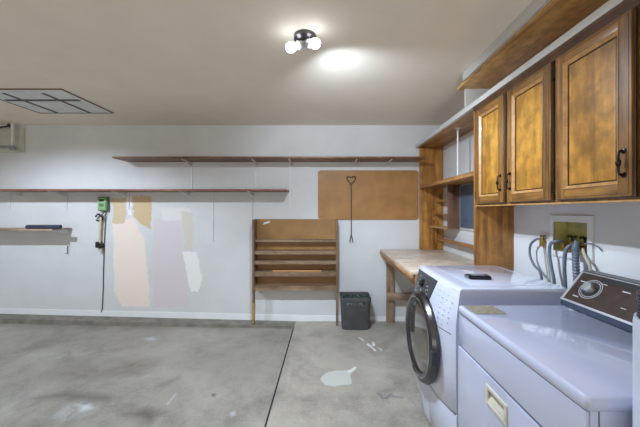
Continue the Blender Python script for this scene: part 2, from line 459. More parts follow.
o = obj('power_cord', tube(B(), [(WX(107), YB-.02, WZ(211)), (WX(106), YB-.012, WZ(222)), (WX(105), YB-.010, WZ(240)), (WX(104), YB-.010, WZ(270)), (WX(103.6), YB-.010, WZ(290)), (WX(102.5), YB-.010, WZ(309)), (WX(102), YB-.02, WZ(311))], .0045, 8), 'dark_plastic', at=(WX(104), YB, WZ(311)))
tag(o, 'thin dark cord running down the wall from the green box', 'cord')

# ------------------------------------------------------------------ hardboard panel and grabber rod
px0, px1, pz0, pz1 = WX(318), 1.138, WZ(219.5), WZ(170.5)
c = .025
bm = prism(B(), [(px0+c, pz0), (px1-c, pz0), (px1, pz0+c), (px1, pz1-c), (px1-c, pz1), (px0+c, pz1), (px0, pz1-c), (px0, pz0+c)], 1, YB-.016, YB-.0105)
t = thing('hardboard_panel', 'large blank brown hardboard panel on the wall under the top shelf', 'board', ((px0+px1)/2, YB, pz0))
obj('sheet', bm, 'hard', t)
for (a, b) in ((px0+.05, pz1-.04), (px1-.05, pz1-.04), (px0+.05, pz0+.04), (px1-.05, pz0+.04)):
    obj('screw', lathe(B(), [(.006, 0), (.004, .003), (0, .0035)], (a, YB-.016, b), (0, -1, 0), 12), 'iron', t)
rx = WX(351)
t = thing('hanging_rod', 'thin dark iron rod with loop handle hanging over the hardboard panel', 'rod', (rx, YB-.03, WZ(243)))
ry = YB-.032
obj('shaft', tube(B(), [(rx, ry, WZ(184.5)), (rx, ry, WZ(236))], .0045, 8, False), 'iron', t)
obj('loop_handle', tube(B(), [(rx, ry, WZ(184.5)), (rx-.035, ry, WZ(181.5)), (rx-.054, ry, WZ(178.5)), (rx-.04, ry, WZ(176.8)), (rx, ry, WZ(177.6)), (rx+.04, ry, WZ(176.8)), (rx+.054, ry, WZ(178.5)), (rx+.035, ry, WZ(181.5)), (rx, ry, WZ(184.5))], .0055, 8), 'iron', t)
for s in (-1, 1):
    obj('prong', tube(B(), [(rx, ry, WZ(235)), (rx+s*.014, ry, WZ(238.5)), (rx+s*.018, ry, WZ(242))], .005, 8), 'iron', t)
obj('nail', tube(B(), [(rx, YB-.017, WZ(178.6)), (rx, ry-.012, WZ(178.6))], .004, 8, False), 'steel', t)

# ------------------------------------------------------------------ open shelf unit against the wall
x0, x1 = -.897, .131; yf = YB-.155; yb = YB-.013
t = thing('open_bookcase', 'weathered wooden open shelf unit on legs beside the charcoal bin', 'shelf unit', ((x0+x1)/2, YB-.1, 0))
def sz(py, y=yf): return 1.377-(py-211)*y/290
zt, zb = sz(219.5), sz(291)
for a in (x0, x1-.024):
    zl = -.055 if a == x0 else 0.0
    bm = box(B(), a, a+.024, yf, yb, zb-.02, zt, .002)
    obj('side_panel', bm, 'unit_z', t)
    obj('leg', box(B(), a+.001, a+.023, yf+.001, yf+.05, (.0135 if a == x0 else .0), zb-.02, .001), 'unit_z', t)
obj('leg_wrap', box(B(), x0-.001, x0+.0245, yf-.002, yf+.051, .03, sz(303), .001), 'tape', t, label='yellow tape wrapped around the left leg')
obj('back_panel', box(B(), x0+.024, x1-.024, yb-.008, yb, zb, zt), 'hard2', t)
for pt, pb in ((240, 242.4), (251, 254.6), (261.2, 264.5), (272, 276.6), (286.3, 291)):
    th = sz(pt)-sz(pb)
    z1 = sz(pt)
    d0 = yf+.012 if pt > 245 else yf+.04
    bm = prism(B(), [(d0, z1-th), (yb-.008, z1-th), (yb-.008, z1), (d0, z1)], 0, x0+.024, x1-.024)
    obj('shelf_board', bm, 'unit_x', t)
o = obj('wooden_strip', box(B(), x0+.24, x0+.83, yf+.025, yf+.055, sz(272)+.0005, sz(272)+.013, .002), 'oldstick', at=(x0+.4, yf+.04, sz(272)))
tag(o, 'bright yellow wooden strip lying on the fourth board of the shelf unit', 'strip')
bm = prism(B(), [(-.045, -.014), (.045, .014), (.038, .034), (-.040, .010)], 1, 0, .001)
bmesh.ops.translate(bm, verts=bm.verts[:], vec=(WX(267), yb-.0095, sz(216.8, yb)-.03-.055))
o = obj('paper_tag', bm, 'hatch', at=(WX(267), yb-.009, sz(222, yb)))
tag(o, 'small white paper tag stuck on the top back panel of shelf unit', 'tag')

# ------------------------------------------------------------------ bin
bx, by = (355.5-327)/290*3.38, 3.455
t = thing('waste_bin', 'charcoal plastic waste bin on the floor beside the shelf unit', 'bin', (bx, by, 0))
def rrect(hx, hy, r, n=5):
    P = []
    for cx, cy_, a0 in ((hx-r, hy-r, 0), (-hx+r, hy-r, 90), (-hx+r, -hy+r, 180), (hx-r, -hy+r, 270)):
        for k in range(n+1):
            a = math.radians(a0+90*k/n); P.append((cx+r*math.cos(a), cy_+r*math.sin(a)))
    return P
bm = B(); rings = []
levels = [(0.002, .150, .098), (.02, .160, .108), (.325, .172, .125), (.338, .178, .133), (.350, .178, .133), (.350, .170, .125), (.03, .155, .104)]
for z, a, b in levels:
    rg = []
    for (u, v) in rrect(a, b, .035):
        zz = z
        if z > .345 and not (v > 0.0 and abs(u) > 10):
            if abs(u) > a*.70 or v > .06: zz = z+.028
        rg.append(bm.verts.new((bx+u, by+v, zz)))
    rings.append(rg)
n = len(rings[0])
for i in range(len(rings)-1):
    for k in range(n): bm.faces.new((rings[i][k], rings[i][(k+1) % n], rings[i+1][(k+1) % n], rings[i+1][k]))
bm.faces.new(rings[0][::-1]); bm.faces.new(rings[-1])
obj('bin_body', bm, 'bin', t, smooth=40)
bm = B(); bmesh.ops.create_grid(bm, x_segments=22, y_segments=16, size=1)
for v in bm.verts:
    v.co = Vector((bx+v.co.x*.158, by+v.co.y*.115, .338+random.uniform(-.012, .016)))
obj('bin_liner', bm, 'bag', t, smooth=0, label='crumpled dark green liner')
bm = B()
for k in range(14):
    x = bx+random.uniform(-.10, .11); w_ = random.uniform(.004, .016); prism(bm, [(x-w_, .322), (x+w_, .319), (x+random.uniform(-.01, .01), .307-random.uniform(.0, .03))], 1, by-.1272, by-.1262)
obj('rim_scuffs', bm, 'scuff', t, smooth=0, label='pale scuffs under the front rim')

# ------------------------------------------------------------------ workbench
bx0, by0, ztop = .66, 2.26, .900
t = thing('workbench', 'built-in plywood workbench with raw lumber legs beside the washer', 'workbench', (1.0, 3.0, 0))
obj('worktop', box(B(), bx0, XR-.001, by0, YB-.013, ztop-.02, ztop, .002), 'bench', t)
obj('top_edge', box(B(), bx0-.006, bx0+.014, by0, YB-.014, ztop-.048, ztop-.0205, .002), 'raw_y', t, label='lumber edge strip')
obj('apron', box(B(), bx0+.03, bx0+.068, by0, YB-.014, ztop-.11, ztop-.021), 'raw_y', t)
for y in (YB-.055, by0+.02):
    obj('leg', box(B(), .737, .826, y, y+.038, 0, ztop-.021, .003), 'raw_z', t)
    obj('cross_brace', box(B(), .737, XR-.005, y-.039, y-.001, .285, .372, .003), 'raw_x', t)

# ------------------------------------------------------------------ corner shelving between bench and cabinet
t = thing('corner_shelving', 'knotty pine shelving built in the corner above the workbench', 'shelving', (1.29, 3.0, ztop))
obj('side_panel', box(B(), 1.150, XR-.002, YB-.034, YB-.013, ztop+.001, 2.163, .002), 'pine_z', t, label='pine panel against the back wall')
obj('corner_post', box(B(), 1.325, XR-.002, YB-.075, YB-.035, ztop+.001, 2.163, .002), 'pine_z', t)
obj('side_panel', box(B(), 1.128, XR-.002, 2.212, 2.232, ztop+.001, 2.163, .002), 'pine_z', t, label='pine panel at the end of the cabinet')
obj('shelf_board', box(B(), 1.148, XR-.002, 2.233, YB-.035, 1.655, 1.690, .002), 'pine_y', t, label='main shelf')
obj('divider', box(B(), 1.285, XR-.002, 3.08, 3.098, 1.19, 1.654, .001), 'dkwood', t, label='dark hanging divider board')
for z, th, xx in ((1.50, .016, 1.33), (1.345, .016, 1.32), (1.195, .012, 1.26)):
    obj('small_shelf', box(B(), xx, XR-.003, 3.10, YB-.077, z-th, z, .001), 'pine_y' if z > 1.2 else 'raw_y', t)
for z in (1.27, 1.42, 1.58): 
    obj('cleat', box(B(), 1.30, 1.324, YB-.075, YB-.035, z-.012, z+.03, .001), 'pine_z', t)
obj('support_rod', lathe(B(), [(.008, 0), (.008, .474)], (1.24, 2.75, 1.690), (0, 0, 1), 12), 'white_metal', t, label='white steel rod')
obj('rod_plate', box(B(), 1.215, 1.265, 2.73, 2.77, 2.158, 2.1645, .001), 'white_metal', t)
t = thing('wall_ledge', 'narrow wooden ledge rail on the wall just above the workbench', 'ledge', (XR, 3.0, 1.0))
obj('ledge_board', box(B(), XR-.075, XR-.002, 2.50, YB-.08, 1.030, 1.046, .002), 'pine_y', t)
obj('lip', box(B(), XR-.080, XR-.0655, 2.50, YB-.08, 1.022, 1.060, .002), 'pine_y', t)

t = thing('electrical_panel', 'blue grey steel electrical panel on the wall behind the pine shelving', 'electrical panel', (XR, 2.85, 1.2))
obj('frame', box(B(), XR-.020, XR-.0005, 2.62, 3.075, 1.185, 1.650, .003), 'white_metal', t)
obj('door', box(B(), XR-.030, XR-.0205, 2.65, 3.045, 1.205, 1.640, .003), 'blue_grey', t)
bm = B()
for z in (1.27, 1.29): box(bm, XR-.0315, XR-.0300, 2.80, 2.98, z, z+.004)
obj('vent_lines', bm, 'dark_plastic', t)

# top board over shelving and cabinets, with white lip
t = thing('top_shelf', 'long pine shelf with white lip running over the wall cabinets', 'shelf', (1.28, 1.9, 2.165))
obj('board', box(B(), 1.134, XR-.002, .30, YB-.013, 2.165, 2.184), 'pine_y', t)
obj('lip', box(B(), 1.104, 1.133, .30, YB-.013, 2.163, 2.202, .002), 'white_paint', t, label='white painted front lip')
t = thing('high_shelf', 'ceiling-height pine shelf with white painted front, above the white-lipped shelf', 'shelf', (1.25, 1.3, 2.185))
obj('board', box(B(), 1.073, XR-.002, .25, 2.39, 2.372, 2.390, .001), 'pine_lit', t)
obj('fascia', box(B(), 1.052, 1.072, .25, 2.25, 2.384, ZC-.001, .001), 'white_paint', t, label='white painted fascia')
obj('end_panel', box(B(), 1.125, XR-.002, 2.355, 2.375, 2.185, 2.371, .001), 'white_paint', t, label='white upright end panel')

# ------------------------------------------------------------------ wall cabinet
cy0, cy1 = .60, 2.205; cz0, cz1 = 1.411, 2.162; XF = 1.130
t = thing('wall_cabinet', 'golden brown panelled wall cabinet over the washer and dryer', 'cabinet', (1.28, 1.4, cz0))
bm = B()
box(bm, XF+.02, XR-.002, cy1-.018, cy1, cz0, cz1); box(bm, XF+.02, XR-.002, cy0, cy0+.018, cz0, cz1)
box(bm, XF+.02, XR-.002, cy0+.018, cy1-.018, cz0+.02, cz0+.038); box(bm, XF+.02, XR-.002, cy0+.018, cy1-.018, cz1-.018, cz1)
box(bm, XR-.010, XR-.002, cy0+.018, cy1-.018, cz0+.038, cz1-.018)
obj('carcass', bm, 'cab_h', t)
doors = [(1.826, 2.160, 'far', 'near'), (1.440, 1.785, 'near', 'far'), (1.056, 1.408, 'far', 'near'), (.665, 1.020, 'near', 'far')]
bm = B()   # face frame
box(bm, XF, XF+.02, cy0, cy1, cz0, cz0+.04); box(bm, XF, XF+.02, cy0, cy1, cz1-.055, cz1)
for a, b in ((cy0, .685), (1.0, 1.075), (1.395, 1.455), (1.77, 1.84), (2.145, cy1)): box(bm, XF, XF+.02, a, b, cz0+.04, cz1-.055)
obj('face_frame', bm, 'cab', t, bevel=.001)
obj('crown_strip', prism(B(), [(XF-.022, 2.162), (XF-.022, 2.150), (XF-.010, 2.134), (XF-.006, 2.122), (XF, 2.120), (XF, 2.162)], 1, cy0, cy1), 'crown', t)
obj('bottom_bead', box(B(), XF-.004, XF, cy0, cy1, cz0, cz0+.008), 'cab_lt', t)
def frustum_frame(bm, y0, y1, z0, z1, xa, w, xb):
    """four mitred strips: outer rect at x=xa, inner rect (inset w) at x=xb"""
    o_ = [(y0, z0), (y1, z0), (y1, z1), (y0, z1)]; i_ = [(y0+w, z0+w), (y1-w, z0+w), (y1-w, z1-w), (y0+w, z1-w)]
    vo = [bm.verts.new((xa, a, b)) for a, b in o_]; vi = [bm.verts.new((xb, a, b)) for a, b in i_]
    vk = [bm.verts.new((max(xa, xb)+.004, a, b)) for a, b in o_]; vj = [bm.verts.new((max(xa, xb)+.004, a, b)) for a, b in i_]
    for k in range(4):
        q = (k+1) % 4
        bm.faces.new((vo[k], vo[q], vi[q], vi[k])); bm.faces.new((vo[k], vk[k], vk[q], vo[q]))
        bm.faces.new((vi[k], vi[q], vj[q], vj[k])); bm.faces.new((vk[k], vj[k], vj[q], vk[q]))
for (y0, y1, hinge, pull) in doors:
    z0, z1 = 1.432, 2.115; xf = XF-.021; xk = XF-.001
    W = .050
    # the door's own mesh is the ring of its stiles around a thin core; rails and panel sit on it
    bm = B()
    prism(bm, [(xf, y0), (xf, y0+W), (xk-.004, y0+W), (xk-.004, y1-W), (xf, y1-W), (xf, y1), (xk, y1), (xk, y0)], 2, z0, z1)
    d = obj('door', bm, 'cab', t, bevel=.002)
    obj('rail', box(B(), xf+.0005, xk-.0045, y0+W, y1-W, z0, z0+W, .003), 'cab_h', d)
    obj('rail', box(B(), xf+.0005, xk-.0045, y0+W, y1-W, z1-W, z1, .003), 'cab_h', d)
    obj('panel', box(B(), xf+.011, xk-.0045, y0+W, y1-W, z0+W, z1-W), 'cab_p', d)
    bm = B(); frustum_frame(bm, y0+W-.003, y1-W+.003, z0+W-.003, z1-W+.003, xf-.003, .014, xf+.008)
    obj('inner_moulding', bm, 'cab_lt', d, smooth=0)
    bm = B(); frustum_frame(bm, y0+W+.010, y1-W-.010, z0+W+.010, z1-W-.010, xf+.0105, .007, xf+.0085)
    obj('groove_shadow', bm, 'cab_edge', d, smooth=0)  # dark strip painting the shadow line beside the inner moulding
    bm = B(); frustum_frame(bm, y0-.004, y1+.004, z0-.004, z1+.004, xf+.012, .014, xf-.0012)
    obj('edge_moulding', bm, 'cab_edge', d, smooth=0)
    hy = (y0+.028) if pull == 'near' else (y1-.028)
    bm = B()
    x_ = xf-.002
    tube(bm, [(x_, hy, 1.602), (x_-.012, hy, 1.601), (x_-.017, hy, 1.590), (x_-.018, hy, 1.557), (x_-.017, hy, 1.524), (x_-.012, hy, 1.513), (x_, hy, 1.512)], .0036, 8)
    for zz in (1.602, 1.512): lathe(bm, [(.011, 0), (.009, .004), (0, .007)], (x_+.001, hy, zz), (-1, 0, 0), 12)
    lathe(bm, [(0, -.02), (.0075, -.008), (.0085, 0), (.0075, .008), (0, .02)], (x_-.0185, hy, 1.557), (0, 0, 1), 10)
    obj('handle', bm, 'hinge', d, label='dark bronze pull handle')
    gy = (y0-.010) if hinge == 'near' else (y1+.010)
    for zz in (1.49, 2.05):
        bm = box(B(), xf+.010, xk, gy-.012, gy+.012, zz-.022, zz+.022, .002)
        tube(bm, [(xf+.006, gy, zz-.026), (xf+.006, gy, zz+.026)], .005, 8, False)
        obj('hinge', bm, 'hinge', d)

# ------------------------------------------------------------------ washer outlet box and hoses
t = thing('laundry_outlet_box', 'recessed olive laundry outlet box with white plate above the dryer', 'outlet box', (XR, 1.7, 1.225))
bm = B(); Y0, Y1, Z0, Z1 = 1.548, 1.842, 1.100, 1.350
box(bm, XR-.012, XR-.0005, Y0, hy0+.006, Z0, Z1); box(bm, XR-.012, XR-.0005, hy1-.006, Y1, Z0, Z1)
box(bm, XR-.012, XR-.0005, hy0+.006, hy1-.006, Z0, hz0+.006); box(bm, XR-.012, XR-.0005, hy0+.006, hy1-.006, hz1-.006, Z1)
obj('face_plate', bm, 'white_metal', t)
bm = B()
e_ = .001
box(bm, XR+.085, XR+.092, hy0+e_, hy1-e_, hz0+e_, hz1-e_)
for a in ((hy0+e_, hy0+.006), (hy1-.006, hy1-e_)): box(bm, XR-.004, XR+.085, a[0], a[1], hz0+e_, hz1-e_)
for a in ((hz0+e_, hz0+.006), (hz1-.006, hz1-e_)): box(bm, XR-.004, XR+.085, hy0+.006, hy1-.006, a[0], a[1])
obj('recess', bm, 'olive', t)
for yv in (1.74, 1.655):
    bm = B()
    lathe(bm, [(.014, 0), (.014, .05), (.018, .052), (.018, .065)], (XR+.045, yv, hz0+.005), (0, 0, 1), 16)
    lathe(bm, [(.012, 0), (.012, .05), (.016, .05), (.016, .062)], (XR+.045, yv, hz0+.045), (-1, 0, 0), 16)
    v_ = obj('valve', bm, 'brass', t)
    bm = B(); lathe(bm, [(.006, 0), (.006, .03)], (XR+.045, yv, hz0+.068), (0, 0, 1), 10)
    for a in range(5):
        an = a*2*PI/5; lathe(bm, [(0, -.010), (.009, 0), (0, .010)], (XR+.045+math.cos(an)*.018, yv+math.sin(an)*.018, hz0+.098), (0, 0, 1), 8)
    lathe(bm, [(.020, 0), (.020, .008)], (XR+.045, yv, hz0+.094), (0, 0, 1), 16)
    obj('valve_handle', bm, 'black', v_)

def PT(px, py, X):   # a point seen at (px, py) lying in the plane x = X
    Y = X*290/(px-327); return (X, Y, 1.377-(py-211)*Y/290)
def hose(pts, r, mat, label, ribs=0, cat='hose', tail=True):
    P = [PT(*p) for p in pts]
    if tail: P.append((P[-1][0]+.008, P[-1][1], .80)); P.append((P[-1][0], P[-1][1]+.01, .40)); P.append((P[-1][0], P[-1][1], .006))
    o = obj('hose' if cat == 'hose' else 'wire', tube(B(), P, r, 12, True, ribs), mat, at=P[0])
    tag(o, label, cat); return o
hose([(541, 239, 1.395), (536, 239.5, 1.385), (530.5, 245, 1.378), (530, 255, 1.372), (534, 265, 1.37), (541, 275, 1.37)], .0075, 'hose', 'thin grey hose curling left from the small brass valve')
hose([(562.5, 241, 1.42), (556.5, 241, 1.39), (550.5, 244, 1.375), (549.5, 254, 1.37), (551.5, 268, 1.37), (554, 281, 1.37)], .009, 'hose', 'slate grey hose bending from the left valve of the olive box')
hose([(574, 245.5, 1.41), (569.5, 246, 1.385), (565.5, 252, 1.372), (564.3, 265, 1.37), (565, 283, 1.37)], .010, 'hose', 'slate grey hose bending from the right valve of the olive box')
hose([(577, 243, 1.42), (575.5, 248, 1.39), (575.5, 256, 1.375), (576, 268, 1.372), (577, 283, 1.372)], .0145, 'hose', 'ribbed grey drain hose, thickest of those in the olive box', 1)
hose([(583, 249, 1.42), (585, 256, 1.40), (589, 264, 1.385), (591, 272, 1.382), (591.5, 282, 1.382)], .008, 'hose_lt', 'pale beige hose nearest the dryer control panel')
hose([(543.5, 246, 1.412), (545, 258, 1.41), (546.5, 268, 1.41), (548, 280, 1.41)], .0045, 'hose_lt', 'thin pale pipe dropping straight from the small brass valve', cat='pipe')
o = hose([(585, 243.5, 1.418), (592, 244, 1.415), (598, 247, 1.415), (602, 251, 1.422)], .004, 'mark', 'short thin grey wire curling right of the olive box', cat='wire', tail=False)
t = thing('gas_valve', 'small brass valve on the wall left of the olive outlet box', 'valve', PT(542, 240, XR))
p = PT(542, 241, 1.402)
bm = B(); lathe(bm, [(.012, -.035), (.014, -.02), (.014, .012), (.010, .016), (.010, .03)], p, (0, 0, 1), 14)
tube(bm, [(XR-.002, p[1], p[2]), p], .009, 10, False)
obj('valve_body', bm, 'brass', t)
obj('lever', box(B(), p[0]-.006, p[0]+.006, p[1]-.03, p[1]+.012, p[2]+.030, p[2]+.038, .002), 'dark_plastic', t)
obj('wall_plate', box(B(), XR-.004, XR-.0005, p[1]-.03, p[1]+.03, p[2]-.09, p[2]+.05, .002), 'white_metal', t)

# ------------------------------------------------------------------ washer (front loader)
wy0, wy1 = 1.553, 2.238; wyc = (wy0+wy1)/2; hw = (wy1-wy0)/2; WB = 1.31
prof = [(.0, .70), (.03, .692), (.275, .688), (.283, .694), (.291, .688), (.50, .684), (.74, .684), (.80, .688), (.93, .705), (.950, .708), (.959, .722), (.962, .745)]
def edge_x(z):
    for (z0, a), (z1, b) in zip(prof, prof[1:]):
        if z <= z1: return a+(b-a)*(z-z0)/(z1-z0)
    return prof[-1][1]
def bulge(z):
    k = [(0, .02), (.03, .04), (.5, .054), (.78, .050), (.93, .012), (.97, .0)]
    for (z0, a), (z1, b) in zip(k, k[1:]):
        if z <= z1: return a+(b-a)*(z-z0)/(z1-z0)
    return 0
def front_x(y, z):
    u = (y-wyc)/hw
    return edge_x(z)-bulge(z)*(1-abs(u)**2.8)
t = thing('washing_machine', 'white front-loading washing machine with dark round door', 'washing machine', (1.0, wyc, 0))
bm = B(); rings = []
for zi, (z, a) in enumerate(prof):
    ins = {10: .006, 11: .028}.get(zi, 0)
    rg = []
    for k in range(17):
        u = -1+2*k/16; y = wyc+u*(hw-ins)
        x = edge_x(z)-bulge(z)*(1-abs(u)**2.8)
        if abs(u) > .999: x += .006
        rg.append(bm.verts.new((x, y, z)))
    rg.append(bm.verts.new((WB-.03-ins, wy1-ins, z))); rg.append(bm.verts.new((WB-ins, wy1-.03-ins, z)))
    rg.append(bm.verts.new((WB-ins, wy0+.03+ins, z))); rg.append(bm.verts.new((WB-.03-ins, wy0+ins, z)))
    rings.append(rg)
n = len(rings[0])
for i in range(len(rings)-1):
    for k in range(n): bm.faces.new((rings[i][k], rings[i][(k+1) % n], rings[i+1][(k+1) % n], rings[i+1][k]))
bm.faces.new(rings[0][::-1]); bm.faces.new(rings[-1])
obj('body', bm, 'enamel2', t, smooth=40)
# raised rim line on the top
bm = B()
box(bm, .80, WB-.06, wy0+.055, wy1-.055, .9615, .9632, .0005)
obj('top_panel', bm, 'enamel2', t)
# seam below the door
def strip(bm, y0, y1, z0, z1, off=.003, n=12, m=4, shear=0):
    G = []
    for i in range(n+1):
        row = []
        for j in range(m+1):
            z = z0+(z1-z0)*j/m; y = y0+(y1-y0)*i/n+shear*(z-z0)
            row.append(bm.verts.new((front_x(y, z)-off, y, z)))
        G.append(row)
    for i in range(n):
        for j in range(m): bm.faces.new((G[i][j], G[i+1][j], G[i+1][j+1], G[i][j+1]))
    r = bmesh.ops.extrude_face_region(bm, geom=[f for f in bm.faces if f.verts[0] in {v for row in G for v in row}])
    for v in [g for g in r['geom'] if isinstance(g, bmesh.types.BMVert)]: v.co.x += off+.002
bm = B(); strip(bm, wy0+.006, wy1-.006, .281, .285, .001, 14, 1)
obj('kick_seam', bm, 'grey_seam', t)
bm = B(); strip(bm, 1.845, wy1-.02, .745, .938, .006, 12, 10, -.12)
cp = obj('control_panel', bm, 'dark_plastic', t, label='dark grey control panel')
bm = B(); yy, zz = 2.02, .875
lathe(bm, [(.026, 0), (.024, .018), (0, .020)], (front_x(yy, zz)-.004, yy, zz), (-1, 0, .3), 20)
obj('dial', bm, 'black', cp)
bm = B()
random.seed(9)
for k in range(34):
    y = random.uniform(1.88, 2.17); z = random.uniform(.78, .92)
    if abs(y-yy) < .035 and abs(z-zz) < .035: continue
    x = front_x(y, z)-.0075
    s = random.choice((.004, .006)); obj('panel_mark', box(B(), x, x+.003, y-s*1.3, y+s*1.3, z-s*.5, z+s*.5), 'ltmark', cp, label='small pale printed symbol')
bm = B()
for r_ in range(7):
    for k in range(5):
        if random.random() < .2: continue
        y = 1.605+.045*k+random.uniform(-.004, .004); z = .73+.028*r_
        x = front_x(y, z)-.0012
        obj('cycle_mark', box(B(), x, x+.003, y-random.uniform(.004, .010), y+.007, z-.0016, z+.0016), 'mark2', t, label='small grey printed word')
bm = B(); strip(bm, wy0+.03, 1.83, .705, .709, .0008, 8, 1)
obj('drawer_seam', bm, 'grey_seam', t)
# door
dc = (front_x(1.90, .55)+.010, 1.925, .553)
ax = (-1, 0, .02)
bm = B(); lathe(bm, [(.262, 0), (.281, .002), (.284, .020), (.274, .040), (.250, .050), (.222, .046), (.206, .030)], dc, ax, 64, False)
d = obj('door', bm, 'dk_chrome', t, label='dark chrome ringed round door')
bm = B(); lathe(bm, [(.252, .0500), (.246, .0545), (.238, .0494)], dc, ax, 64, False)
obj('chrome_ring', bm, 'chrome', d)
bm = B(); lathe(bm, [(.212, .036), (.18, .042), (.13, .048), (.07, .052), (0, .054)], dc, ax, 64, False)
obj('door_glass', bm, 'glass_dk', d)
bm = B(); box(bm, dc[0]-.048, dc[0]-.02, 1.640, 1.672, .50, .58, .008)
obj('latch', bm, 'dark_plastic', d)
# black gadget on the washer
gp = Vector((.925, 1.775, .9634))
t = thing('black_gadget', 'small flat black gadget lying on top of the washing machine', 'gadget', gp)
bm = prism(B(), [(-.058, -.030), (.060, -.040), (.068, .026), (.02, .038), (-.062, .034)], 2, 0, .022, .003)
bmesh.ops.translate(bm, verts=bm.verts[:], vec=gp)
obj('case', bm, 'black', t)
bm = box(B(), gp.x-.042, gp.x+.04, gp.y-.026, gp.y+.022, gp.z+.0221, gp.z+.0255, .002)
obj('top_plate', bm, 'mark', t, label='worn grey top plate')
bm = B(); box(bm, gp.x-.076, gp.x-.063, gp.y-.02, gp.y+.02, gp.z+.001, gp.z+.024, .003)
obj('clip', bm, 'chrome', t)

# ------------------------------------------------------------------ dryer
dx0, dx1, dy0, dy1, dz = .636, 1.33, .708, 1.413, .920
t = thing('clothes_dryer', 'older white dryer with brown control panel, nearest the camera', 'dryer', ((dx0+dx1)/2, (dy0+dy1)/2, 0))
bm = B()
box(bm, dx0+.012, dx1, dy0+.006, dy1-.006, .012, .884, .004)
obj('body', bm, 'enamel', t)
def rr(x0, x1, y0, y1, r, n=5):
    P = []
    for cx, cy_, a0 in ((x1-.01, y1-.01, 0), (x0+r, y1-r, 90), (x0+r, y0+r, 180), (x1-.01, y0+.01, 270)):
        rad = r if cx < 1 else .01
        for k in range(n+1):
            a = math.radians(a0+90*k/n); P.append((cx+rad*math.cos(a), cy_+rad*math.sin(a)))
    return P
bm = B(); rings = []
for z, ins in ((.885, .003), (.888, 0), (.908, 0), (.916, .003), (.920, .010)):
    rings.append([bm.verts.new((x, y, z)) for x, y in rr(dx0+ins, dx1-ins, dy0+ins, dy1-ins, .016-ins*.8)])
n = len(rings[0])
for i in range(len(rings)-1):
    for k in range(n): bm.faces.new((rings[i][k], rings[i][(k+1) % n], rings[i+1][(k+1) % n], rings[i+1][k]))
bm.faces.new(rings[0][::-1]); bm.faces.new(rings[-1])
obj('top', bm, 'enamel', t, smooth=50, label='overhanging white top')
obj('front_strip', box(B(), dx0+.004, dx0+.0115, dy0+.008, dy1-.008, .735, .882, .003), 'enamel', t)
bm = B(); box(bm, dx0+.007, dx0+.0118, dy0+.008, dy1-.008, .727, .7345)
box(bm, dx0+.032, dx0+.0345, dy0+.0045, dy0+.006, .02, .884)
obj('seam', bm, 'grey_seam', t)
HY0, HY1, HZ0, HZ1 = 1.026, 1.146, .624, .684
bm = B()
X0, X1 = dx0-.002, dx0+.0115
box(bm, X0, X1, dy0+.010, HY0, .10, .7265, .003); box(bm, X0, X1, HY1, dy1-.010, .10, .7265, .003)
box(bm, X0+.0002, X1, HY0-.003, HY1+.003, .1003, HZ0, 0); box(bm, X0+.0002, X1, HY0-.003, HY1+.003, HZ1, .7262, 0)
d = obj('door', bm, 'enamel', t)
bm = B(); 
box(bm, X0-.005, X0+.002, HY0-.008, HY1+.008, HZ1-.006, HZ1+.008, .002); box(bm, X0-.005, X0+.002, HY0-.008, HY1+.008, HZ0-.008, HZ0+.006, .002)
box(bm, X0-.005, X0+.002, HY0-.008, HY0+.008, HZ0+.006, HZ1-.006, .002); box(bm, X0-.005, X0+.002, HY1-.008, HY1+.008, HZ0+.006, HZ1-.006, .002)
prism(bm, [(X1-.001, HZ0+.004), (X0-.003, HZ0+.004), (X0-.003, HZ0+.012), (X1-.001, HZ0+.040)], 1, HY0+.004, HY1-.004)
h = obj('handle', bm, 'cream', d, label='cream recessed handle')
obj('recess', box(B(), X1-.0015, X1-.0003, HY0+.001, HY1-.001, HZ0+.001, HZ1-.001), 'cream_dk', h)
bm = B(); obj('kick_panel', box(B(), dx0+.004, dx0+.0115, dy0+.012, dy1-.012, .015, .092, .002), 'enamel', t)
bm = box(B(), .660, .800, 1.285, 1.398, .9202, .9212)
obj('instruction_label', bm, ['label', 'ltmark'], t, label='taupe printed instruction label')
# control console
bm = prism(B(), [(1.140, .921), (1.134, .930), (1.134, .950), (1.243, 1.088), (1.30, 1.088), (1.325, 1.06), (1.325, .921)], 1, dy0, dy1-.004)
cs = obj('console', bm, 'dark_plastic', t, smooth=20, label='raised control console')
sl = Vector((.109, 0, .138)); sn = Vector((-.138, 0, .109)).normalized()
def on(u, y, off): # u along slope 0..1
    p = Vector((1.134, y, .950))+sl*u+sn*off; return p
def slab(bm, u0, u1, y0, y1, o0, o1):
    vs = [bm.verts.new(on(u, y, o)) for o in (o0, o1) for (u, y) in ((u0, y0), (u1, y0), (u1, y1), (u0, y1))]
    for f in ((3, 2, 1, 0), (4, 5, 6, 7), (0, 1, 5, 4), (1, 2, 6, 5), (2, 3, 7, 6), (3, 0, 4, 7)): bm.faces.new([vs[k] for k in f])
bm = B(); slab(bm, .06, .94, dy0+.01, dy1-.018, 0, .002)
obj('console_face', bm, 'brownpanel', cs, label='brown metal control face')
bm = B(); slab(bm, .0, .055, dy0, dy1-.004, -.001, .004); slab(bm, .945, .965, dy0, dy1-.004, 0, .003); slab(bm, .055, .945, dy1-.016, dy1-.004, 0, .003)
obj('silver_trim', bm, 'silver', cs)
bm = B(); box(bm, 1.1325, 1.1345, dy0+.002, dy1-.02, .926, .949)
obj('lower_strip', bm, 'navy', cs, label='slate blue strip')
bm = B(); slab(bm, .80, .93, dy0+.02, 1.30, .002, .0025)
obj('upper_strip', bm, 'black', cs)
def find_y(px, X): return X*290/(px-327)
dcy = 1.308; dcp = on(.52, dcy, .002)
bm = B()
for ra, rb in ((.050, .047), (.042, .039)):
    lathe(bm, [(ra, 0), (ra, .002), (rb, .002), (rb, 0)], dcp, sn, 48, False)
obj('dial_ring', bm, 'silver', cs)
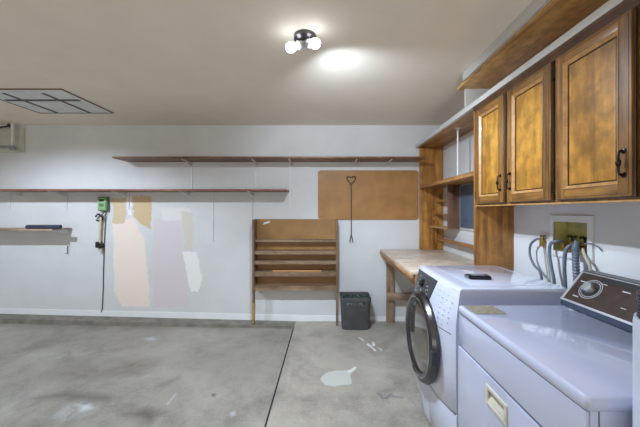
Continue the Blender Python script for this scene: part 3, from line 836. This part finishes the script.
bm = B(); lathe(bm, [(.036, 0), (.036, .0015), (0, .0015)], dcp, sn, 40)
obj('dial_face', bm, 'black', cs)
bm = B(); lathe(bm, [(.024, 0), (.023, .022), (.020, .026), (0, .027)], dcp, sn, 32)
obj('dial_knob', bm, 'steel', cs)
bm = B()
random.seed(12)
for (u, y, a, b) in ((.70, 1.17, .045, .02), (.22, 1.35, .04, .018), (.30, 1.14, .03, .012), (.68, 1.36, .05, .018), (.36, 1.04, .03, .01), (.62, 1.00, .05, .016), (.75, 1.27, .04, .012), (.40, .93, .04, .014)):
    bm = B(); slab(bm, u-b*.7, u+b*.7, y-a*.35, y+a*.35, .002, .0026)
    obj('console_mark', bm, 'ltmark', cs, label='pale printed setting')

# ------------------------------------------------------------------ white canister at the right edge
c = (.78, .597)
t = thing('white_canister', 'tall white canister with ribbed dark top at the right, before the dryer', 'canister', (c[0], c[1], 0))
obj('body', lathe(B(), [(.095, 0), (.104, .01), (.104, 1.125), (.102, 1.137)], (c[0], c[1], 0), (0, 0, 1), 48), 'blu_cyl', t)
pr = []
z = 1.1372
while z < 1.192: pr += [(.098, z), (.098, z+.003), (.092, z+.004), (.092, z+.0065)]; z += .0075
pr += [(.09, 1.196), (0, 1.197)]
obj('ribbed_cap', lathe(B(), [(.098, 1.1371)]+pr, (c[0], c[1], 0), (0, 0, 1), 48), 'dark_plastic', t)

# ------------------------------------------------------------------ ceiling hatch
t = thing('attic_hatch', 'white attic hatch panel with dark strips in the ceiling', 'hatch', (-2.72, 2.85, ZC))
a0, a1, b0, b1 = -3.117, -2.335, 2.55, 3.15
obj('panel', box(B(), a0, a1, b0, b1, ZC-.006, ZC-.0005), 'hatch', t)
bm = B(); w = .012
box(bm, a0-w, a1+w, b1, b1+w, ZC-.010, ZC-.0005); box(bm, a0-w, a1+w, b0-w, b0, ZC-.010, ZC-.0005)
box(bm, a0-w, a0, b0, b1, ZC-.010, ZC-.0005); box(bm, a1, a1+w, b0, b1, ZC-.010, ZC-.0005)
obj('trim_frame', bm, 'hatch_frame', t)
for (p, q, r_, s_) in ((-2.940, -2.912, 2.62, 3.15), (-2.585, -2.556, 2.62, 3.15)):
    obj('strip', box(B(), p, q, r_, s_, ZC-.011, ZC-.0062), 'dkgrey', t)
obj('strip', box(B(), a0+.03, -2.38, 2.772, 2.806, ZC-.012, ZC-.0062), 'dkgrey', t)

# ------------------------------------------------------------------ mounting board with door track at the upper left
o = obj('mounting_board', box(B(), -4.45, WX(25.5), YB-.018, YB-.0005, WZ(152.5), WZ(128), .002), 'beige_panel', at=(-4.1, YB, WZ(152)))
tag(o, 'cream board fixed high on the back wall at the left edge', 'board')
t = thing('door_track', 'grey steel garage door track end hanging at the upper left', 'track', (-3.9, YB-.1, 2.1))
yT = YB-.10; k = yT/290
def TX(px): return (px-327)*k
def TZ(py): return 1.377-(py-211)*k
obj('rail', box(B(), -4.6, TX(14), yT-.02, yT+.02, TZ(148), TZ(145.8), .002), 'steel', t)
obj('hanger', box(B(), TX(11.5), TX(13.5), yT-.010, yT+.010, TZ(148), ZC-.001, .001), 'white_metal', t)
obj('bolt_plate', box(B(), TX(10.5), TX(15), yT-.018, yT+.018, TZ(150.2), TZ(146.5), .002), 'steel', t)
bm = box(B(), TX(8), TX(10.5), yT-.012, yT+.012, TZ(127), TZ(124), .004)
tube(bm, [(TX(-6), yT, TZ(129)), (TX(0), yT, TZ(127.5)), (TX(9), yT, TZ(126))], .010, 10)
obj('pivot_arm', bm, 'black', t)

# ------------------------------------------------------------------ ceiling lamp
lc = Vector((-.135, 1.78, ZC))
t = thing('ceiling_lamp', 'twin bulb ceiling lamp on a round grey base', 'lamp', lc)
obj('base', lathe(B(), [(.07, 0), (.068, .02), (.045, .035), (.03, .045), (0, .046)], lc, (0, 0, -1), 32), 'dk_chrome', t)
hub = lc+Vector((0, 0, -.045))
bulbs = [Vector((-.218, 1.74, 2.358)), Vector((-.068, 1.705, 2.362))]
for b_ in bulbs:
    d_ = (b_-hub); dn = d_.normalized()
    obj('socket', lathe(B(), [(.018, 0), (.022, .01), (.026, .045)], hub+dn*.005, dn, 20), 'white_metal', t)
    obj('bulb', lathe(B(), [(.014, -.045), (.022, -.028), (.029, -.010), (.030, .004), (.024, .020), (.012, .028), (0, .030)], b_, dn, 24), 'bulb', t)
obj('shade', lathe(B(), [(.012, 0), (.045, .012), (.052, .030), (.049, .030), (.042, .014), (.010, .004)], hub+Vector((.01, -.03, -.005)), (0.1, .5, -1), 28), 'steel', t)

# ------------------------------------------------------------------ light and camera
la = bpy.data.lights.new('doorway_fill', 'AREA'); la.shape = 'RECTANGLE'; la.size = 4.6; la.size_y = 2.1  # added soft fill in the doorway, tilted up to brighten the ceiling
la.energy = 76; la.color = (1, .94, .84)
lo_ = bpy.data.objects.new('doorway_fill', la); C.objects.link(lo_)
lo_.location = (-1.5, YN-.05, 1.08); lo_.rotation_euler = (PI/2+.9, 0, 0)
for nm, p, d_, ang, en in (('lamp_head', bulbs[0], (.34, 0, -1.0), 142, 135), ('lamp_head', bulbs[1], (.36, .8, -.80), 146, 76), ('lamp_head', Vector((-3.0, 1.75, 2.36)), (0, .42, -1), 130, 165)):
    sp = bpy.data.lights.new(nm, 'SPOT'); sp.energy = en; sp.color = (.72, .85, 1); sp.spot_size = math.radians(ang); sp.spot_blend = .5
    sp.shadow_soft_size = .03
    so = bpy.data.objects.new(nm, sp); C.objects.link(so)
    dv = Vector(d_).normalized(); so.location = p+dv*.034; so.rotation_euler = dv.to_track_quat('-Z', 'Y').to_euler()
w = bpy.data.worlds.new('world'); S.world = w; w.use_nodes = True
bg = w.node_tree.nodes['Background']; bg.inputs[0].default_value = (.8, .9, 1, 1); bg.inputs[1].default_value = .2

cam = bpy.data.cameras.new('camera'); co = bpy.data.objects.new('camera', cam); C.objects.link(co)
co.location = (0, 0, 1.377); co.rotation_euler = (PI/2, 0, 0)
cam.sensor_width = 36; cam.lens = 290/640*36; cam.clip_start = .02
cam.shift_x = -(327-320)/640; cam.shift_y = -(213.5-211)/640
S.camera = co
S.view_settings.view_transform = 'Standard'; S.view_settings.look = 'None'
S.view_settings.exposure = 0.0; S.view_settings.gamma = 1
S.view_settings.use_curve_mapping = False
S.cycles.max_bounces = 10; S.cycles.diffuse_bounces = 6
